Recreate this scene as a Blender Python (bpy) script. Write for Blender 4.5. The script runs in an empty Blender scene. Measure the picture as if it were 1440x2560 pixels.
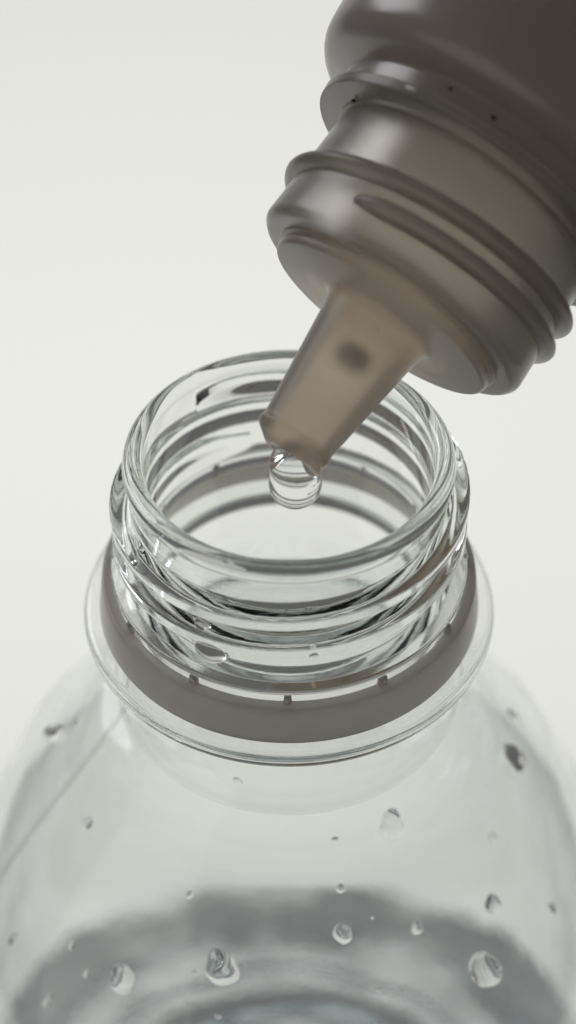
import bpy, bmesh, math, random
import numpy as np
from mathutils import Vector, Matrix

sc = bpy.context.scene
COL = sc.collection
MM = 0.1                       # one Blender unit is ten millimetres
rad = math.radians

# ------------------------------------------------------------------ camera
cam_d = bpy.data.cameras.new("camera")
cam = bpy.data.objects.new("camera", cam_d); COL.objects.link(cam)
cam.location = (-0.008, -10.013, 9.055)
cam.rotation_euler = (rad(90 - 44.034), 0, 0)
cam_d.sensor_fit = 'HORIZONTAL'; cam_d.sensor_width = 36.0
cam_d.lens = 36.0 * 4532.5 / 1440.0
cam_d.clip_start = 0.1; cam_d.clip_end = 500.0
cam_d.dof.use_dof = True
cam_d.dof.focus_distance = 13.5
cam_d.dof.aperture_fstop = 113.3e-3 / 0.36
sc.camera = cam

# ------------------------------------------------------------------ render, world, exposure
sc.render.engine = 'CYCLES'
cy = sc.cycles
cy.max_bounces = 40; cy.transmission_bounces = 40; cy.glossy_bounces = 20
cy.diffuse_bounces = 6; cy.transparent_max_bounces = 16; cy.volume_bounces = 0
cy.caustics_reflective = True; cy.caustics_refractive = True
cy.blur_glossy = 0.0
cy.sample_clamp_indirect = 6.0
cy.use_denoising = True
sc.view_settings.view_transform = 'Standard'
sc.view_settings.look = 'None'
sc.view_settings.exposure = 0.0
sc.view_settings.gamma = 1.0

world = bpy.data.worlds.new("World"); sc.world = world
world.use_nodes = True
bg = world.node_tree.nodes["Background"]
bg.inputs[0].default_value = (1.0, 0.98, 0.96, 1); bg.inputs[1].default_value = 0.115

# big soft lamp behind the diffuser sheet
la = bpy.data.lights.new("backlight", 'AREA'); la.shape = 'DISK'; la.size = 50.0; la.energy = 31000.0; la.color = (1.0, 1.005, 0.965)
lo = bpy.data.objects.new("backlight", la); COL.objects.link(lo)
lo.location = (-2.0, 38.0, -58.0)
lo.rotation_euler = (Vector((1.0, 10.0, -10.0)) - lo.location).to_track_quat('-Z', 'Y').to_euler()

# added soft fill lamp high behind on the left, lifts the plastics
lb = bpy.data.lights.new("back_left_fill", 'AREA'); lb.shape = 'SQUARE'; lb.size = 24.0; lb.energy = 6500.0; lb.color = (0.98, 0.98, 1.0)
lbo = bpy.data.objects.new("back_left_fill", lb); COL.objects.link(lbo)
lbo.location = (-34.0, 30.0, 24.0)
lbo.rotation_euler = (Vector((0.5, 0.0, 0.5)) - lbo.location).to_track_quat('-Z', 'Y').to_euler()

# added weak fill for the plastics at front left, about level with the stand
lc = bpy.data.lights.new("front_left_fill", 'AREA'); lc.shape = 'DISK'; lc.size = 56.0; lc.energy = 3000.0; lc.color = (1.0, 0.975, 0.94)
lco = bpy.data.objects.new("front_left_fill", lc); COL.objects.link(lco)
lco.location = (-46.0, -32.0, -10.0)
lco.rotation_euler = (Vector((0.5, 0.0, 0.0)) - lco.location).to_track_quat('-Z', 'Y').to_euler()

# ------------------------------------------------------------------ helpers
def link(name, me, mat, parent=None):
    o = bpy.data.objects.new(name, me); COL.objects.link(o)
    if mat is not None and len(me.materials) == 0: me.materials.append(mat)
    if parent is not None: o.parent = parent
    return o

def thing(name, label, cat, group=None, mw=None):
    o = bpy.data.objects.new(name, None); COL.objects.link(o)
    o.empty_display_size = 0.2
    o['label'] = label; o['category'] = cat
    if group: o['group'] = group
    if mw is not None: o.matrix_world = mw
    return o

def tag(o, label, cat, group=None):
    o['label'] = label; o['category'] = cat
    if group: o['group'] = group
    return o

def mesh_from(name, V, F, smooth=True, normals=None):
    me = bpy.data.meshes.new(name)
    me.from_pydata([tuple(v) for v in V], [], [tuple(f) for f in F])
    me.update()
    if smooth:
        me.polygons.foreach_set('use_smooth', [True] * len(me.polygons))
    if normals is not None:
        me.normals_split_custom_set_from_vertices([tuple(n) for n in normals])
    return me

def lathe(name, prof, seg=160, closed=False, smooth_angle=None):
    """prof: (r, z) list in mm, r = 0 allowed at either end"""
    V, F, rows = [], [], []
    for r, z in prof:
        if r < 1e-6:
            rows.append([len(V)]); V.append((0, 0, z * MM))
        else:
            b = len(V); rows.append(list(range(b, b + seg)))
            for i in range(seg):
                a = 2 * math.pi * i / seg
                V.append((r * math.cos(a) * MM, r * math.sin(a) * MM, z * MM))
    pairs = list(zip(rows[:-1], rows[1:]))
    if closed: pairs.append((rows[-1], rows[0]))
    for A, B in pairs:
        for i in range(seg):
            j = (i + 1) % seg
            if len(A) == 1 and len(B) == 1: continue
            if len(A) == 1: F.append((A[0], B[j], B[i]))
            elif len(B) == 1: F.append((A[i], A[j], B[0]))
            else: F.append((A[i], A[j], B[j], B[i]))
    me = mesh_from(name, V, F)
    bm = bmesh.new(); bm.from_mesh(me); bmesh.ops.recalc_face_normals(bm, faces=bm.faces)
    bm.to_mesh(me); bm.free()
    if smooth_angle:
        me.set_sharp_from_angle(angle=rad(smooth_angle))
    return me

def round_poly(pts, closed=False, n=4):
    """pts: (r, z, fillet) -> polyline with rounded corners"""
    out = []
    N = len(pts)
    for k, p in enumerate(pts):
        f = p[2] if len(p) > 2 else 0
        if f <= 0 or (not closed and k in (0, N - 1)):
            out.append((p[0], p[1])); continue
        a = np.array(pts[k - 1][:2], float); b = np.array(p[:2], float); c = np.array(pts[(k + 1) % N][:2], float)
        d1 = (a - b); d2 = (c - b)
        l1, l2 = np.linalg.norm(d1), np.linalg.norm(d2)
        t = min(f, 0.48 * l1, 0.48 * l2)
        p1 = b + d1 / l1 * t; p2 = b + d2 / l2 * t
        for i in range(n + 1):
            s = i / n
            q = (1 - s) ** 2 * p1 + 2 * s * (1 - s) * b + s * s * p2
            out.append((float(q[0]), float(q[1])))
    return out

def catmull(pts, n=6):
    P = [np.array(p, float) for p in pts]
    P = [2 * P[0] - P[1]] + P + [2 * P[-1] - P[-2]]
    out = []
    for i in range(1, len(P) - 2):
        for k in range(n):
            t = k / n
            out.append(0.5 * (2 * P[i] + (P[i + 1] - P[i - 1]) * t + (2 * P[i - 1] - 5 * P[i] + 4 * P[i + 1] - P[i + 2]) * t * t
                              + (3 * P[i] - P[i - 1] - 3 * P[i + 1] + P[i + 2]) * t ** 3))
    out.append(P[-2])
    return [(float(a), float(b)) for a, b in out]

# ------------------------------------------------------------------ materials
def new_mat(name):
    m = bpy.data.materials.new(name); m.use_nodes = True
    nt = m.node_tree; nt.nodes.clear()
    out = nt.nodes.new('ShaderNodeOutputMaterial')
    return m, nt, out

def N(nt, typ, **kw):
    n = nt.nodes.new(typ)
    for k, v in kw.items():
        if k in n.inputs: n.inputs[k].default_value = v
        else: setattr(n, k, v)
    return n

def noise(nt, vec, scale, detail=2.0, rough=0.5, vscale=(1, 1, 1)):
    mp = N(nt, 'ShaderNodeMapping'); mp.inputs['Scale'].default_value = vscale
    nt.links.new(vec, mp.inputs['Vector'])
    n = N(nt, 'ShaderNodeTexNoise', Scale=scale, Detail=detail, Roughness=rough)
    nt.links.new(mp.outputs[0], n.inputs['Vector'])
    return n.outputs['Fac']

def glass_mat(name, ior, tint=(1, 1, 1), bumps=(), rough=0.0):
    m, nt, out = new_mat(name)
    g = N(nt, 'ShaderNodeBsdfGlass', IOR=ior, Roughness=rough); g.inputs['Color'].default_value = (*tint, 1)
    tc = N(nt, 'ShaderNodeTexCoord')
    prev = None
    for (scale, vs, strength, dist, detail) in bumps:
        h = noise(nt, tc.outputs['Object'], scale, detail, 0.55, vs)
        b = N(nt, 'ShaderNodeBump', Strength=strength, Distance=dist)
        nt.links.new(h, b.inputs['Height'])
        if prev is not None: nt.links.new(prev, b.inputs['Normal'])
        prev = b.outputs[0]
    if prev is not None: nt.links.new(prev, g.inputs['Normal'])
    nt.links.new(g.outputs[0], out.inputs['Surface'])
    return m

M_BOTTLE = glass_mat("clear_plastic", 1.56, (0.985, 0.99, 0.985),
                     [(7.0, (1, 1, 2.2), 0.018, 0.02, 3.0)])
M_BODY = glass_mat("thin_clear_plastic", 1.56, (0.985, 0.99, 0.985),
                   [(1.2, (1, 1, 1), 0.06, 0.05, 2.0), (9.0, (1, 1, 1), 0.04, 0.01, 2.0)])
M_BASE = glass_mat("thick_base_plastic", 1.50, (0.93, 0.95, 0.96),
                   [(1.0, (1, 1, 1), 0.06, 0.10, 2.0)])
M_WATER = glass_mat("water", 1.333)

def plastic(name, col, radius, scale, rough=0.32, specks=True, spec=2.0, thru=0.0, thru_col=(1, 1, 1), thru_rough=0.6, milk=0.0, milk_col=(1, 1, 1)):
    m, nt, out = new_mat(name)
    p = N(nt, 'ShaderNodeBsdfPrincipled')
    tc = N(nt, 'ShaderNodeTexCoord')
    p.inputs['Roughness'].default_value = rough
    p.inputs['IOR'].default_value = 1.65
    p.inputs['Subsurface Weight'].default_value = 1.0
    p.inputs['Subsurface Radius'].default_value = radius
    p.inputs['Subsurface Scale'].default_value = scale
    base = N(nt, 'ShaderNodeRGB'); base.outputs[0].default_value = (*col, 1)
    c = base.outputs[0]
    mo = N(nt, 'ShaderNodeMix', data_type='RGBA')
    f = noise(nt, tc.outputs['Object'], 1.6, 3.0)
    mo.inputs['A'].default_value = (*col, 1); mo.inputs['B'].default_value = (*[x * 0.93 for x in col], 1)
    nt.links.new(f, mo.inputs['Factor'])
    c = mo.outputs['Result']
    if specks:
        vo = N(nt, 'ShaderNodeTexVoronoi', Scale=5.0); vo.inputs['Randomness'].default_value = 1.0
        nt.links.new(tc.outputs['Object'], vo.inputs['Vector'])
        lt = N(nt, 'ShaderNodeMath', operation='LESS_THAN'); lt.inputs[1].default_value = 0.085
        nt.links.new(vo.outputs['Distance'], lt.inputs[0])
        sep = N(nt, 'ShaderNodeSeparateColor'); nt.links.new(vo.outputs['Color'], sep.inputs[0])
        g2 = N(nt, 'ShaderNodeMath', operation='GREATER_THAN'); g2.inputs[1].default_value = 0.72
        nt.links.new(sep.outputs[0], g2.inputs[0])
        mu = N(nt, 'ShaderNodeMath', operation='MULTIPLY')
        nt.links.new(lt.outputs[0], mu.inputs[0]); nt.links.new(g2.outputs[0], mu.inputs[1])
        m2 = N(nt, 'ShaderNodeMix', data_type='RGBA')
        m2.inputs['B'].default_value = (0.05, 0.04, 0.03, 1)
        nt.links.new(mu.outputs[0], m2.inputs['Factor']); nt.links.new(c, m2.inputs['A'])
        c = m2.outputs['Result']
    nt.links.new(c, p.inputs['Base Color'])
    h = noise(nt, tc.outputs['Object'], 22.0, 3.0)
    b = N(nt, 'ShaderNodeBump', Strength=0.05, Distance=0.01); nt.links.new(h, b.inputs['Height'])
    nt.links.new(b.outputs[0], p.inputs['Normal'])
    p.inputs['Specular IOR Level'].default_value = 0.0
    last = p.outputs[0]
    if milk:
        # milky wall: scatters light from behind through to this side
        df = N(nt, 'ShaderNodeBsdfDiffuse'); nt.links.new(c, df.inputs['Color'])
        tl = N(nt, 'ShaderNodeBsdfTranslucent'); tl.inputs['Color'].default_value = (*milk_col, 1)
        x = N(nt, 'ShaderNodeMixShader'); x.inputs[0].default_value = milk
        nt.links.new(df.outputs[0], x.inputs[1]); nt.links.new(tl.outputs[0], x.inputs[2])
        last = x.outputs[0]
    if thru:
        # the plastic is translucent: part of the light passes on, blurred and warmed
        t = N(nt, 'ShaderNodeBsdfRefraction', Roughness=thru_rough, IOR=1.2); t.inputs['Color'].default_value = (*thru_col, 1)
        x = N(nt, 'ShaderNodeMixShader'); x.inputs[0].default_value = thru
        nt.links.new(last, x.inputs[1]); nt.links.new(t.outputs[0], x.inputs[2])
        last = x.outputs[0]
    fr = N(nt, 'ShaderNodeFresnel', IOR=spec); nt.links.new(b.outputs[0], fr.inputs['Normal'])
    gl = N(nt, 'ShaderNodeBsdfGlossy', Roughness=rough); nt.links.new(b.outputs[0], gl.inputs['Normal'])
    x = N(nt, 'ShaderNodeMixShader')
    nt.links.new(fr.outputs[0], x.inputs[0]); nt.links.new(last, x.inputs[1]); nt.links.new(gl.outputs[0], x.inputs[2])
    nt.links.new(x.outputs[0], out.inputs['Surface'])
    return m

M_DROPPER = plastic("milky_plastic", (0.88, 0.85, 0.81), (1.0, 0.82, 0.66), 0.25, 0.3, thru=0.68, thru_col=(1.0, 0.98, 0.94), thru_rough=0.85, spec=1.5, milk=0.8, milk_col=(0.99, 0.96, 0.915))
M_NOZZLE = plastic("milky_nozzle_plastic", (0.90, 0.86, 0.79), (1.0, 0.80, 0.62), 0.2, 0.38, thru=0.60, thru_col=(1.0, 0.90, 0.79), thru_rough=0.95, spec=1.5, milk=0.72, milk_col=(0.97, 0.93, 0.86))
M_BODYPL = plastic("milky_body_plastic", (0.50, 0.45, 0.43), (1.0, 0.8, 0.65), 0.08, 0.25, specks=False, spec=1.8, thru=0.25, thru_col=(0.95, 0.88, 0.8), thru_rough=0.9, milk=0.5, milk_col=(0.9, 0.84, 0.78))
M_BAND = plastic("white_band_plastic", (0.88, 0.85, 0.81), (1.0, 0.85, 0.7), 0.06, 0.3, specks=False, spec=1.5, milk=0.6, milk_col=(0.98, 0.95, 0.90))

def sheet_mat(name, diff, trans, fac):
    m, nt, out = new_mat(name)
    d = N(nt, 'ShaderNodeBsdfDiffuse'); d.inputs['Color'].default_value = (*diff, 1)
    t = N(nt, 'ShaderNodeBsdfTranslucent'); t.inputs['Color'].default_value = (*trans, 1)
    x = N(nt, 'ShaderNodeMixShader'); x.inputs[0].default_value = fac
    nt.links.new(d.outputs[0], x.inputs[1]); nt.links.new(t.outputs[0], x.inputs[2])
    nt.links.new(x.outputs[0], out.inputs['Surface'])
    return m
M_PANEL = sheet_mat("diffuser_sheet", (0.8, 0.8, 0.8), (0.9, 0.9, 0.89), 0.9)
M_ADDED_STAND = sheet_mat("shade_banded_stand", (0.7, 0.71, 0.71), (0.9, 0.9, 0.9), 0.85)
def ring_shading(m):
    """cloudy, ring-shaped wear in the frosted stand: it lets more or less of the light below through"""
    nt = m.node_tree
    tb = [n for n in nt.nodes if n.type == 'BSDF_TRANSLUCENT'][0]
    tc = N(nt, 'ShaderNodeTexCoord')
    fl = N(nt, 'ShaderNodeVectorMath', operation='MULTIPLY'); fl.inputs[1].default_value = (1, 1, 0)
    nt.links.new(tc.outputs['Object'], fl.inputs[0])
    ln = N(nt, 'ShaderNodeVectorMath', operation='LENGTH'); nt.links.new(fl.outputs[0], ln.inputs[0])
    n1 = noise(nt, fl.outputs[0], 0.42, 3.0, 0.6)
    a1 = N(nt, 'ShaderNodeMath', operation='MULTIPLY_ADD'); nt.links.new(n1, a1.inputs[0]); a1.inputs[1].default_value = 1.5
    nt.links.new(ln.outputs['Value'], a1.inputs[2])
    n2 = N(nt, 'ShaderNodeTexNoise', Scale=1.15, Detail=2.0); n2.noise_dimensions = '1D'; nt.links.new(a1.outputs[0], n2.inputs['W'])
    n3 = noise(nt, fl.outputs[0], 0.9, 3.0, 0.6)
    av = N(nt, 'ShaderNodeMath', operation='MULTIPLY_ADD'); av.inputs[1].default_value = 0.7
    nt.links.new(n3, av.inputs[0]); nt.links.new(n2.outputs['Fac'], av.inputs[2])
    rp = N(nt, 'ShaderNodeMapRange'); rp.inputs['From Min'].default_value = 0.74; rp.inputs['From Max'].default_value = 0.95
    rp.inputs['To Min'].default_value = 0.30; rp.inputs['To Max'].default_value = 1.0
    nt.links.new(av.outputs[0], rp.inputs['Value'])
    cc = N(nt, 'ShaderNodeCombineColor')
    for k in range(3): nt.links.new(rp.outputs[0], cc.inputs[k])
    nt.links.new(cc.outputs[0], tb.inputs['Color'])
ring_shading(M_ADDED_STAND)  # painted bands of shade, meant to show through the bottle base

# ------------------------------------------------------------------ setting
def sheet(name, pts, x0, x1, mat):
    """extruded polyline (y, z) in mm"""
    V = []; F = []
    for y, z in pts: V += [(x0 * MM, y * MM, z * MM), (x1 * MM, y * MM, z * MM)]
    for i in range(len(pts) - 1): F.append((2 * i, 2 * i + 1, 2 * i + 3, 2 * i + 2))
    o = link(name, mesh_from(name, V, F), mat); o['kind'] = 'structure'
    return o

# added round stand that greys the bottle base, the lit diffuser sheet sweeping up behind it
link('added_stand', lathe('added_stand', round_poly([(0, -121.4), (45.2, -121.4, .8), (46.2, -122.4, .8), (46.2, -129.8)], n=3), 160, smooth_angle=40), M_ADDED_STAND)['kind'] = 'structure'
PAN = [(-46.0, -130.0), (20, -130.0), (42, -130)]
for i in range(0, 41):
    t = 0.6 * i / 40
    PAN.append((44 + 360 * t, -129.5 + 40 * t + 350 * t ** 2.0))
sheet('backdrop', PAN, -150, 150, M_PANEL)

# ------------------------------------------------------------------ clear bottle (one surface of revolution, cut into its parts)
SHOULDER = [(13.4, -17.35), (13.35, -19), (13.5, -21), (14.4, -25), (17.0, -29), (19.9, -33), (22.7, -37), (25.9, -42), (29.6, -50), (32.6, -60), (34.8, -70)]
segs = []          # (part, [(r,z)...])
lip_c, lip_r = (11.70, -0.75), 0.78
lip = [(lip_c[0] + lip_r * math.cos(a), lip_c[1] + lip_r * math.sin(a)) for a in np.linspace(math.pi, 0, 17)]
segs.append(('lip', lip))
segs.append(('neck', round_poly([(12.48, -0.75), (12.45, -1.2, .15), (12.1, -1.5, .2), (12.1, -9.3)], n=3)))
# resample the threaded wall densely
wall = segs[-1][1]
dense = [q for q in wall if q[1] > -1.65] + [(12.1, z) for z in np.linspace(-1.70, -9.3, 160)]
segs[-1] = ('neck', dense)
segs.append(('neck_bead', round_poly([(12.1, -9.3), (12.1, -10.4, .12), (14.0, -10.95, .18), (14.0, -11.55, .3), (12.6, -11.85, .2), (12.55, -12.1)], n=5)))
segs.append(('support_ring', round_poly([(12.55, -12.1), (12.6, -15.6, .4), (15.76, -15.63)] + [(15.76 + .74 * math.cos(t_), -16.37 + .74 * math.sin(t_)) for t_ in np.linspace(1.4, -1.4, 17)] + [(15.76, -17.11), (13.6, -17.15, .3), (13.4, -17.35)], n=5)))
segs.append(('shoulder', catmull(SHOULDER, 6)))
segs.append(('body', [(34.8, -70), (36.2, -80), (37, -90), (37.4, -102), (37.4, -111)]))
segs.append(('base', round_poly([(37.4, -111.0), (37.4, -121.0, 6), (31, -121.0, 1.5), (28.6, -116.0, 1.5), (25, -114.8, 1), (22.8, -117.4, 1), (19.4, -113.8, 1), (16.4, -116.6, 1), (13, -112.8, 1), (10, -115.4, 1), (5, -112.2, 1), (0.4, -112.2)], n=5)))
# inner wall, going back up
segs.append(('base', round_poly([(0.4, -111.0), (5, -111.3, 1), (9, -112.4, 1), (13, -111.6, 1), (18.5, -113.0, 1), (24, -113.4, 1), (28.5, -115.6, 2), (31.5, -119.0, 1.5), (36.4, -118.5, 5), (36.6, -111.0)], n=5)))
segs.append(('body', [(36.6, -111), (36.7, -102), (36.3, -90), (35.5, -80), (34.2, -70)]))
INNER = [(r - th, z) for (r, z), th in zip(SHOULDER[::-1], (0.6, 0.6, 0.6, 0.65, 0.7, 0.8, 1.0, 1.5, 2.1, 2.3, 2.4))]
INNER[-1] = (10.95, -17.35); INNER[-2] = (10.98, -19.2)
k_ = [i for i, q in enumerate(INNER) if abs(q[1] + 25) < .01][0]
INNER[k_:k_ + 1] = [(13.7, -26.9), (13.4, -26.6), (13.2, -26.45), (12.9, -25.9)]
segs.append(('shoulder', catmull(INNER, 6)))
segs.append(('neck', [(10.95, z) for z in np.linspace(-17.35, -0.75, 24)][:-1] + [(10.92, -0.75)]))

prof, owner = [], []
for part, pts in segs:
    for k, q in enumerate(pts):
        if prof and np.hypot(prof[-1][0] - q[0], prof[-1][1] - q[1]) < 1e-4: continue
        prof.append(q); owner.append(part)
prof = prof[:-1]; 
PR = np.array(prof); n_r = len(PR); SEG = 360
az = np.arange(SEG) * 2 * np.pi / SEG
R = np.repeat(PR[:, :1], SEG, 1); Z = np.repeat(PR[:, 1:], SEG, 1)

# thread: two turns of a ridge with vent gaps, added to the outer neck wall
def ridge_height(azd, z):
    """azd in degrees (-180..180), z in mm"""
    h = np.zeros_like(z)
    for k in range(-1, 3):
        u = azd - 360.0 * k                       # unwound angle
        zc = -4.25 - 2.95 * (-90.0 - u) / 360.0
        d = z - zc
        w = np.where(d > 0, np.clip((0.72 - d) / 0.40, 0, 1), np.clip((1.35 + d) / 0.8, 0, 1))
        w = w * w * (3 - 2 * w) * 0.2 + w * 0.8
        fade = np.clip((130 - u) / 34, 0, 1) * np.clip((u + 615) / 40, 0, 1)
        h = np.maximum(h, 1.58 * w * fade * (2 - fade))
    return h
azd = np.degrees(az)[None, :].repeat(n_r, 0); azd = (azd + 180) % 360 - 180
outer = np.zeros(n_r, bool)
for i in range(n_r):
    if owner[i] == 'neck' and PR[i, 0] > 11.9 and -9.35 < PR[i, 1] < -1.25: outer[i] = True
RH = np.zeros_like(R); RH[outer] = ridge_height(azd[outer], Z[outer])
R = R + RH
for i in range(n_r):
    if owner[i] == 'base' and PR[i, 0] < 31:
        k = min(1, PR[i, 0] / 20)
        Z[i] += k * (0.7 * np.sin(5 * az + 0.6) + 0.5 * np.sin(3 * az + PR[i, 0] * 0.25) + 0.35 * np.sin(8 * az - PR[i, 0] * 0.4))
P3 = np.stack([R * np.cos(az), R * np.sin(az), Z], -1) * MM
du = np.roll(P3, -1, 1) - np.roll(P3, 1, 1)
dv = np.roll(P3, -1, 0) - np.roll(P3, 1, 0)
nr = np.cross(du, dv); nr /= np.maximum(np.linalg.norm(nr, axis=-1, keepdims=True), 1e-12)
# make normals point out of the plastic: at the outer body they point away from the axis
kb = [i for i in range(n_r) if owner[i] == 'body' and PR[i, 0] > 36.9][1]
if (nr[kb, 0] * np.array([1, 0, 0])).sum() < 0: nr = -nr; FLIP = True
else: FLIP = False

bottle = thing('clear_bottle', 'clear empty plastic bottle with open threaded mouth, beaded with water', 'bottle')
parts = {}
for i in range(n_r):
    j = (i + 1) % n_r
    own = owner[i] if owner[i] == owner[j] else owner[i]
    for a in range(SEG):
        b = (a + 1) % SEG
        name = own
        if outer[i] and outer[j] and max(RH[i, a], RH[j, a], RH[i, b], RH[j, b]) > 0.12: name = 'thread'
        f = ((i, a), (i, b), (j, b), (j, a))
        if FLIP: f = f[::-1]
        parts.setdefault(name, []).append(f)
for name, faces in parts.items():
    idx = {}; V = []; NN = []; F = []
    for f in faces:
        q = []
        for key in f:
            if key not in idx:
                idx[key] = len(V); V.append(P3[key]); NN.append(nr[key])
            q.append(idx[key])
        F.append(q)
    mt = M_BASE if name == 'base' else (M_BODY if name in ('shoulder', 'body') else M_BOTTLE)
    link(name, mesh_from(name, V, F, True, NN), mt, bottle)

# fine mould seam, a raised line down the left of the shoulder
def on_shoulder(azdeg, z, lift=0.0):
    """point and outward normal on the outer shoulder / wall"""
    pts = OUTER_CURVE
    zz = -pts[:, 1]
    r = np.interp(-z, zz, pts[:, 0]); e_ = 0.3
    dr = (np.interp(-z + e_, zz, pts[:, 0]) - np.interp(-z - e_, zz, pts[:, 0])) / (2 * e_)   # dr/d(depth)
    a = rad(azdeg)
    n = Vector((math.cos(a), math.sin(a), dr)).normalized()
    return Vector((r * math.cos(a), r * math.sin(a), z)) + n * lift, n
OUTER_CURVE = np.array([(12.1, 0), (12.1, -11.9), (12.6, -15.7)] + catmull(SHOULDER, 6))
OUTER_CURVE = OUTER_CURVE[np.argsort(-OUTER_CURVE[:, 1])]

V, F = [], []
for i in range(60):
    z = -18.2 - i * 0.75
    for k, (off, l) in enumerate(((-0.4, 0.03), (0, 0.055), (0.4, 0.03))):
        p_, n_ = on_shoulder(-162.5, z, l)
        t_ = Vector((-n_.y, n_.x, 0)).normalized()
        V.append((p_ + t_ * off) * MM)
for i in range(59):
    for k in range(2): F.append((3 * i + k, 3 * i + k + 1, 3 * i + k + 4, 3 * i + k + 3))
    F.append((3 * i + 2, 3 * i, 3 * i + 3, 3 * i + 5))
F.append((0, 1, 2)); F.append((177, 179, 178))
seam = mesh_from('mould_seam', V, F)
bm = bmesh.new(); bm.from_mesh(seam); bmesh.ops.recalc_face_normals(bm, faces=bm.faces); bm.to_mesh(seam); bm.free()
seam.set_sharp_from_angle(angle=rad(30))
link('mould_seam', seam, M_BODY, bottle)

# ------------------------------------------------------------------ tamper band
band = thing('tamper_band', 'loose greyish white plastic ring resting on the flange of the clear bottle', 'plastic ring')
link('band', lathe('band', round_poly([(13.85, -12.15, .12), (14.75, -12.2, .18), (15.2, -15.6, .2), (14.5, -15.62, .1), (13.75, -13.4, .3)], closed=True, n=3), 240, closed=True, smooth_angle=40), M_BAND, band)
tab_me = None
rng = random.Random(4)
for i in range(12):
    if tab_me is None:
        bm = bmesh.new()
        bmesh.ops.create_cube(bm, size=1.0)
        for v in bm.verts:
            top = v.co.z > 0
            v.co = Vector((v.co.x * 0.46 * MM, v.co.y * (0.58 if top else 0.76) * MM, v.co.z * 1.15 * MM))
        bmesh.ops.bevel(bm, geom=bm.edges[:], offset=0.08 * MM, segments=2, affect='EDGES')
        tab_me = bpy.data.meshes.new('bridge_tab'); bm.to_mesh(tab_me); bm.free()
        tab_me.polygons.foreach_set('use_smooth', [True] * len(tab_me.polygons))
    o = link('bridge_tab', tab_me, M_BAND, band)
    a = rad(-90 + 30 * i + rng.uniform(-0.8, 0.8))
    o.location = (13.92 * MM * math.cos(a), 13.92 * MM * math.sin(a), -11.98 * MM)
    o.rotation_euler = (0, rng.uniform(-.12, .12), a + rng.uniform(-.15, .15))
    o.scale = (1, rng.uniform(.8, 1.15), rng.uniform(.8, 1.1))

# ------------------------------------------------------------------ dropper bottle
pit = rad(44.034)
RT = Vector((1, 0, 0)); UP = Vector((0, math.sin(pit), math.cos(pit))); FW = Vector((0, math.cos(pit), -math.sin(pit)))
CAMP = Vector(cam.location) / MM
DISC = CAMP + (FW + RT * ((946 - 720) / 4532.5) + UP * ((1280 - 802) / 4532.5)) * 132.5      # centre of the stopper disc
adir = (RT * 0.575 + UP * 0.818).normalized()
AX = (adir * math.cos(rad(7.3)) + FW * math.sin(rad(7.3))).normalized()
bx = (RT * 0.818 - UP * 0.575).normalized()
by = AX.cross(bx).normalized()                 # right-handed frame: x = image right-down, z = tip to body
if by.dot(FW) > 0: bx, by = bx, -by            # y towards the camera
bz = AX
ROT = Matrix((bx, by, bz)).transposed()
if ROT.determinant() < 0:
    bx = -bx; ROT = Matrix((bx, by, bz)).transposed()
XSIGN = 1 if bx.dot(RT) > 0 else -1
MW = Matrix.Translation(DISC * MM) @ ROT.to_4x4()
dropper = thing('dropper_bottle', 'tilted milky grey squeeze bottle with threaded neck and tapered dropper nozzle', 'dropper bottle', mw=MW)

body_p = round_poly([(0, 74), (13.0, 74, 2), (15.9, 71, 2), (15.9, 18.5, 1.5), (15.45, 14.7, 1.5), (12.4, 13.75, .25), (12.3, 12.0, .1), (11.0, 12.0), (11.0, 14.6, .8), (13.6, 16.4, 1), (14.5, 19, 1), (14.5, 70, 1), (0, 71)], n=5)
link('squeeze_body', lathe('squeeze_body', body_p, 200, smooth_angle=50), M_BODYPL, dropper)
link('neck_flange', lathe('neck_flange', round_poly([(9.6, 10.9), (11.15, 10.9, .15), (11.2, 11.3, .1), (13.05, 11.3, .1), (13.15, 12.1, .1), (9.6, 12.15)], closed=True, n=4), 200, closed=True, smooth_angle=50), M_DROPPER, dropper)
link('threaded_neck', lathe('threaded_neck', round_poly([(9.05, 1.15, .05), (10.7, 1.15, .25), (11.2, 1.65, .3), (11.1, 4, 0), (10.85, 11.2, .1), (9.3, 11.2, .1)], closed=True, n=4), 200, closed=True, smooth_angle=50), M_DROPPER, dropper)

def ridge(name, a0, a1, z0, z1, root=10.85, crest=12.0, half=0.74, t0=14, t1=14):
    V, F = [], []; n = 150; K = 11
    for i in range(n + 1):
        s = i / n; ad = a0 + (a1 - a0) * s; zc = z0 + (z1 - z0) * s
        f = min(1, abs(ad - a0) / t0) ** 0.6 * min(1, abs(ad - a1) / t1) ** 0.6
        f = max(f, 0.02)
        a = rad(ad)
        for k in range(K):
            u = -1 + 2 * k / (K - 1)
            hh = (crest - root) * f * max(0, 1 - abs(u) ** 2.6) ** 0.7
            r_ = root - 0.12 + hh + 0.12 * (1 - abs(u)) * f
            V.append((XSIGN * r_ * math.cos(a) * MM, r_ * math.sin(a) * MM, (zc + u * half * (0.35 + 0.65 * f)) * MM))
        V.append(((root - .8) * XSIGN * math.cos(a) * MM, (root - .8) * math.sin(a) * MM, zc * MM))
    M_ = K + 1
    for i in range(n):
        for k in range(M_):
            k2 = (k + 1) % M_
            F.append((i * M_ + k, i * M_ + k2, (i + 1) * M_ + k2, (i + 1) * M_ + k))
    F.append(tuple(range(M_))); F.append(tuple(n * M_ + k for k in range(M_)))
    me = mesh_from(name, V, F)
    bm = bmesh.new(); bm.from_mesh(me); bmesh.ops.recalc_face_normals(bm, faces=bm.faces); bm.to_mesh(me); bm.free()
    me.set_sharp_from_angle(angle=rad(60))
    return link(name, me, M_DROPPER, dropper)
ridge('thread_ridge', 124, -120, 3.85, 6.4)
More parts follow.
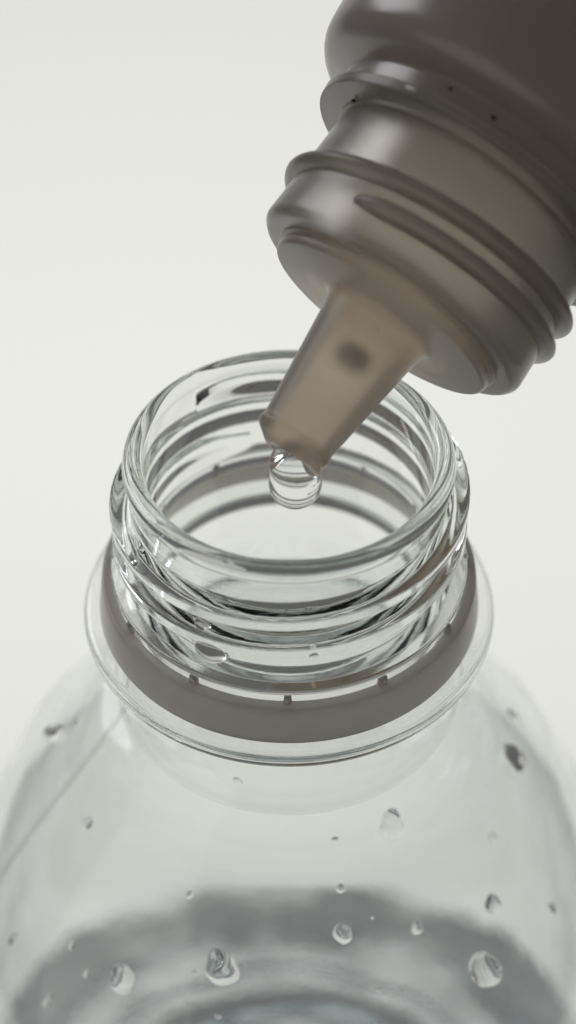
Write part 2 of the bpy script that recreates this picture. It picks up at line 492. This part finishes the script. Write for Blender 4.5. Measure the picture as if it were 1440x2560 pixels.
ridge('thread_ridge', 352, -70, 3.5, 8.2)

nz = round_poly([(0, 2.6), (8.6, 2.6, .2), (8.95, 1.35, .1), (9.45, 1.2, .1), (9.5, 0.98, .1), (9.1, 0.85, .06), (9.25, 0.6, .2), (9.15, 0.0, .35), (4.5, 0.0, .35), (4.08, -0.6, .6), (2.92, -10.3, .3), (3.1, -10.8, .25), (2.92, -11.2, .25), (2.55, -11.7, .5), (2.2, -12.4, .25), (1.75, -12.5, .2), (1.4, -12.25, .3), (0, -12.2)], n=4)
nme = lathe('dropper_nozzle', nz, 128, smooth_angle=50)
side = ROT.transposed() @ RT
for v in nme.vertices:                           # the wet spout sags to hang straight down
    t = min(1.0, max(0.0, (-10.9 - v.co.z / MM) / 2.0)) ** 1.4
    v.co += side * (0.95 * MM * t)
link('dropper_nozzle', nme, M_NOZZLE, dropper)

m, nt, out = new_mat("dark_insert_plastic")
p = N(nt, 'ShaderNodeBsdfPrincipled', Roughness=0.5); p.inputs['Base Color'].default_value = (0.46, 0.43, 0.40, 1)
nt.links.new(p.outputs[0], out.inputs['Surface'])
link('smudge_insert', lathe('smudge_insert', round_poly([(0, -4.3), (1.3, -4.2, .6), (1.2, -2.6, .5), (0, -2.6)], n=4), 48), m, dropper)  # added core that darkens the nozzle from inside as a soft smudge

# ------------------------------------------------------------------ hanging drop
TIPC = CAMP + (FW + RT * ((738 - 720) / 4532.5) + UP * ((1280 - 1207) / 4532.5)) * 131.4
rd = 1.94
dp = [(0, -rd * 1.0)]
for a in np.linspace(-80, 12, 18): dp.append((rd * math.cos(rad(a)), rd * math.sin(rad(a)) * (1.0)))
dp += [(1.93, 0.8), (1.91, 1.3), (1.88, 1.8), (1.82, 2.2), (1.6, 2.6), (1.2, 2.8), (0, 2.9)]
dme = lathe('water_drop', dp, 96)
bm = bmesh.new(); bm.from_mesh(dme)
for v in bm.verts:                               # lean the top into the spout
    t = max(0, (v.co.z / MM - 0.2) / 2.2)
    v.co.y += 0.25 * MM * t
bm.to_mesh(dme); bm.free()
drop = link('hanging_drop', dme, M_WATER)
drop.location = TIPC * MM
tag(drop, 'clear liquid drop hanging from the tip of the dropper nozzle', 'liquid drop')

# ------------------------------------------------------------------ water beads on the clear bottle
def bead(label, azdeg, z, w, h, height, tilt=0.0, irr=0.12, seed=0, lift=0.0, name='water_bead', asym=0.0):
    """flat lens of water lying on the outer wall: w across, h along the slope (mm)"""
    rr = random.Random(seed)
    ph = [rr.uniform(0, 6.28) for _ in range(4)]
    NA, NR = 40, 12
    base_r = np.interp(-z, -OUTER_CURVE[:, 1], OUTER_CURVE[:, 0])
    p0, n0 = on_shoulder(azdeg, z)
    slope = math.hypot(1, n0.z / math.hypot(n0.x, n0.y))       # arc length per mm of depth
    def P(u, v, l):
        q, n = on_shoulder(azdeg + math.degrees(u / base_r), z - v / slope, lift + l)
        return q
    V = [P(0, 0, height)]; F = []
    ring = []
    for side in (0, 1):
        for k in range(1, NR + 1):
            rho = k / NR
            row = []
            for i in range(NA):
                if side == 1 and k == NR: row.append(ring[-1][i] if False else None); continue
                a = 2 * math.pi * i / NA
                f = 1 + irr * (0.6 * math.sin(2 * a + ph[0]) + 0.4 * math.sin(3 * a + ph[1]) + 0.25 * math.sin(5 * a + ph[2]))
                x_ = rho * f * w / 2 * math.cos(a); y_ = rho * f * h / 2 * math.sin(a)
                if asym: x_ *= 1 + asym * math.sin(a) * rho
                ct, st = math.cos(rad(tilt)), math.sin(rad(tilt))
                u = x_ * ct - y_ * st; v = x_ * st + y_ * ct
                l = height * (math.sqrt(1.0417 ** 2 - rho ** 2) - 0.2917) / 0.75 * (1 + 0.15 * math.sin(a) * rho * (1 - rho)) if side == 0 else 0.0
                row.append(len(V)); V.append(P(u, v, l + (0.02 if side == 0 else 0.012)))
            if side == 1 and k == NR: row = ring[NR - 1]
            ring.append(row)
    top = ring[:NR]; bot = ring[NR:]
    for i in range(NA):
        j = (i + 1) % NA
        F.append((0, top[0][i], top[0][j]))
        for k in range(NR - 1): F.append((top[k][i], top[k + 1][i], top[k + 1][j], top[k][j]))
    c = len(V); V.append(P(0, 0, 0.012))
    for i in range(NA):
        j = (i + 1) % NA
        F.append((c, bot[0][j], bot[0][i]))
        for k in range(NR - 1): F.append((bot[k][i], bot[k][j], bot[k + 1][j], bot[k + 1][i]))
    me = mesh_from(name, [v * MM for v in V], F)
    bm = bmesh.new(); bm.from_mesh(me); bmesh.ops.recalc_face_normals(bm, faces=bm.faces); bm.to_mesh(me); bm.free()
    me.set_sharp_from_angle(angle=rad(70))
    o = link(name, me, M_WATER)
    # put the origin on the bead
    c0 = p0 * MM
    me.transform(Matrix.Translation(-c0)); o.location = c0
    tag(o, label, 'water bead', 'water beads on the clear bottle')
    return o

BEADS = [
 # label, az, z, w, h, height, tilt, irr
 ('large oval water bead on the neck wall just above its bottom bead', -114.4, -8.35, 2.4, 1.6, 0.66, 8, .05),
 ('small round water bead on the lower thread, left of centre', -118.5, -6.35, 1.25, 1.0, .5, 12, .05),
 ('tiny water bead on the neck wall right of centre under the threads', -82.0, -8.35, .66, .5, .2, 0, .05),
 ('upright water bead on the left of the neck between lip and thread', -152.0, -5.0, .8, 1.0, .3, 0, .06),
 ('long dark streaked bead at the left edge of the shoulder', 178.7, -33.7, 1.3, 2.4, .8, 0, .2),
 ('faint small bead beside the long streak at the left shoulder edge', -178.5, -31.1, 1.0, 1.2, .2, 0, .1),
 ('long dark streaked bead at the right edge of the shoulder', -9.7, -32.3, 1.7, 3.0, .8, 0, .2),
 ('faint narrow streak high on the right edge of the shoulder', 5.2, -32.9, 1.0, 2.2, .25, 0, .15),
 ('small tilted bead on the left shoulder below the mould seam', -148.9, -32.4, .9, 1.5, .4, 15, .12),
 ('large angular bead with a dark top right below the flange', -59.4, -27.6, 2.2, 2.6, .65, -18, .16),
 ('tiny half-moon bead directly left of the large angular one', -76.8, -27.3, .62, .5, .3, 0, .08),
 ('faint flat bead alone on the upper right shoulder', -33.0, -33.3, .9, 1.1, .13, 0, .1),
 ('faint ring-shaped bead close under the flange', -106.9, -22.7, .85, .8, .16, 0, .06),
 ('tiny bead on the left above the dark base rings', -114.4, -31.9, .58, .8, .3, 0, .1),
 ('tiny bead near the centre on the upper edge of the dark base rings', -77.0, -30.6, .76, .8, .33, 0, .08),
 ('half black oval bead on the right shoulder above the biggest bead', -41.8, -36.7, 1.4, 1.8, .55, -12, .12),
 ('small round bead between the biggest right bead and the central one', -61.1, -34.8, 1.1, 1.15, .45, 0, .08),
 ('medium striped bead right of centre over the dark base rings', -77.9, -33.6, 1.55, 1.7, .6, 0, .1),
 ('large round bead low on the left shoulder', -123.6, -39.5, 2.25, 2.7, .85, 6, .09),
 ('largest striped bead low on the shoulder left of centre', -104.2, -36.1, 2.9, 2.95, .95, 0, .13),
 ('biggest bead low on the right shoulder with a white lower rim', -49.7, -40.3, 2.8, 3.5, 1.0, -14, .1),
 ('tiny dark bead on the left above the large round one', -136.9, -39.9, .62, .95, .3, 0, .1),
 ('tiny narrow bead between the left bead pair', -131.5, -40.9, .5, 1.0, .25, 0, .12),
 ('small slanted bead at the lower left corner of the shoulder', -137.4, -45.5, .9, 1.5, .35, 14, .12),
 ('blurred upright bead at the far left of the shoulder', -151.0, -44.7, .7, 1.7, .3, 8, .15),
 ('tiny flat bead at the bottom under the largest striped one', -103.5, -39.5, .6, .45, .2, 0, .08),
]
BEADS += [
 ('pin-sized bead right of the medium striped bead', -70.5, -33.0, .34, .36, .15, 0, .1),
 ('pin-sized bead beside the largest striped bead, to its left', -109.5, -36.9, .36, .34, .16, 0, .08),
 ('pin-sized bead low on the right between the two big lower beads', -72.0, -38.0, .46, .42, .18, 0, .1),
 ('blurred narrow bead at the far right edge of the shoulder', -28.5, -41.5, .7, 1.5, .3, -8, .12),
 ('pin-sized bead on the bare wall left of the large oval bead', -123.0, -8.9, .4, .34, .16, 0, .08),
]
for k, b_ in enumerate(BEADS):
    lab, a_, z_, w_, h_, ht, ti, ir = b_
    lift = 0.0
    bead(lab, a_, z_, w_, h_, ht * (1.3 if w_ > 1 else 1.0), ti, ir, seed=k + 3, lift=(1.5, 0.9)[k] if k < 2 else 0.0)

# ------------------------------------------------------------------ flecks stuck to the dropper bottle
def on_dropper(r, alpha, z):
    a = rad(alpha)
    return MW @ Vector((XSIGN * r * math.cos(a) * MM, r * math.sin(a) * MM, z * MM))
def fleck(name, label, r, alpha, z, size, mat, seed, group=None):
    bm = bmesh.new(); bmesh.ops.create_icosphere(bm, subdivisions=2, radius=1.0)
    rr = random.Random(seed)
    for v in bm.verts:
        k = 1 + rr.uniform(-.28, .28)
        v.co = Vector((v.co.x * size[0], v.co.y * size[1], v.co.z * size[2])) * k * MM
    me = bpy.data.meshes.new(name); bm.to_mesh(me); bm.free()
    me.polygons.foreach_set('use_smooth', [True] * len(me.polygons))
    o = link(name, me, mat)
    a = rad(alpha)
    n = Vector((XSIGN * math.cos(a), math.sin(a), 0)); t = Vector((-XSIGN * math.sin(a), math.cos(a), 0)); w = Vector((0, 0, 1))
    o.matrix_world = Matrix.Translation(on_dropper(r, alpha, z)) @ (ROT @ Matrix((t, w, n)).transposed()).to_4x4()
    return tag(o, label, 'fleck', group)
def plain(name, col, rough):
    m, nt, out = new_mat(name)
    p = N(nt, 'ShaderNodeBsdfPrincipled', Roughness=rough); p.inputs['Base Color'].default_value = (*col, 1)
    nt.links.new(p.outputs[0], out.inputs['Surface']); return m
M_LINT = plain("white_lint", (0.95, 0.93, 0.9), 0.4)
M_DIRT = plain("brown_grit", (0.035, 0.025, 0.02), 0.7)
fleck('lint_fleck', 'tiny white fibre stuck to the rim of the dropper neck flange', 13.2, 122, 11.75, (.5, .12, .1), M_LINT, 1)
fleck('grit_fleck', 'brown speck of grit on the dropper collar nearest the right edge', 12.42, 96, 12.95, (.22, .15, .12), M_DIRT, 2, 'grit on the dropper')
fleck('grit_fleck', 'brown speck of grit on the dropper collar above the flange, middle one', 12.42, 113, 13.2, (.16, .12, .1), M_DIRT, 3, 'grit on the dropper')
fleck('grit_fleck', 'small brown speck of grit low on the flange at its left end', 11.3, 158, 11.1, (.15, .14, .12), M_DIRT, 4, 'grit on the dropper')
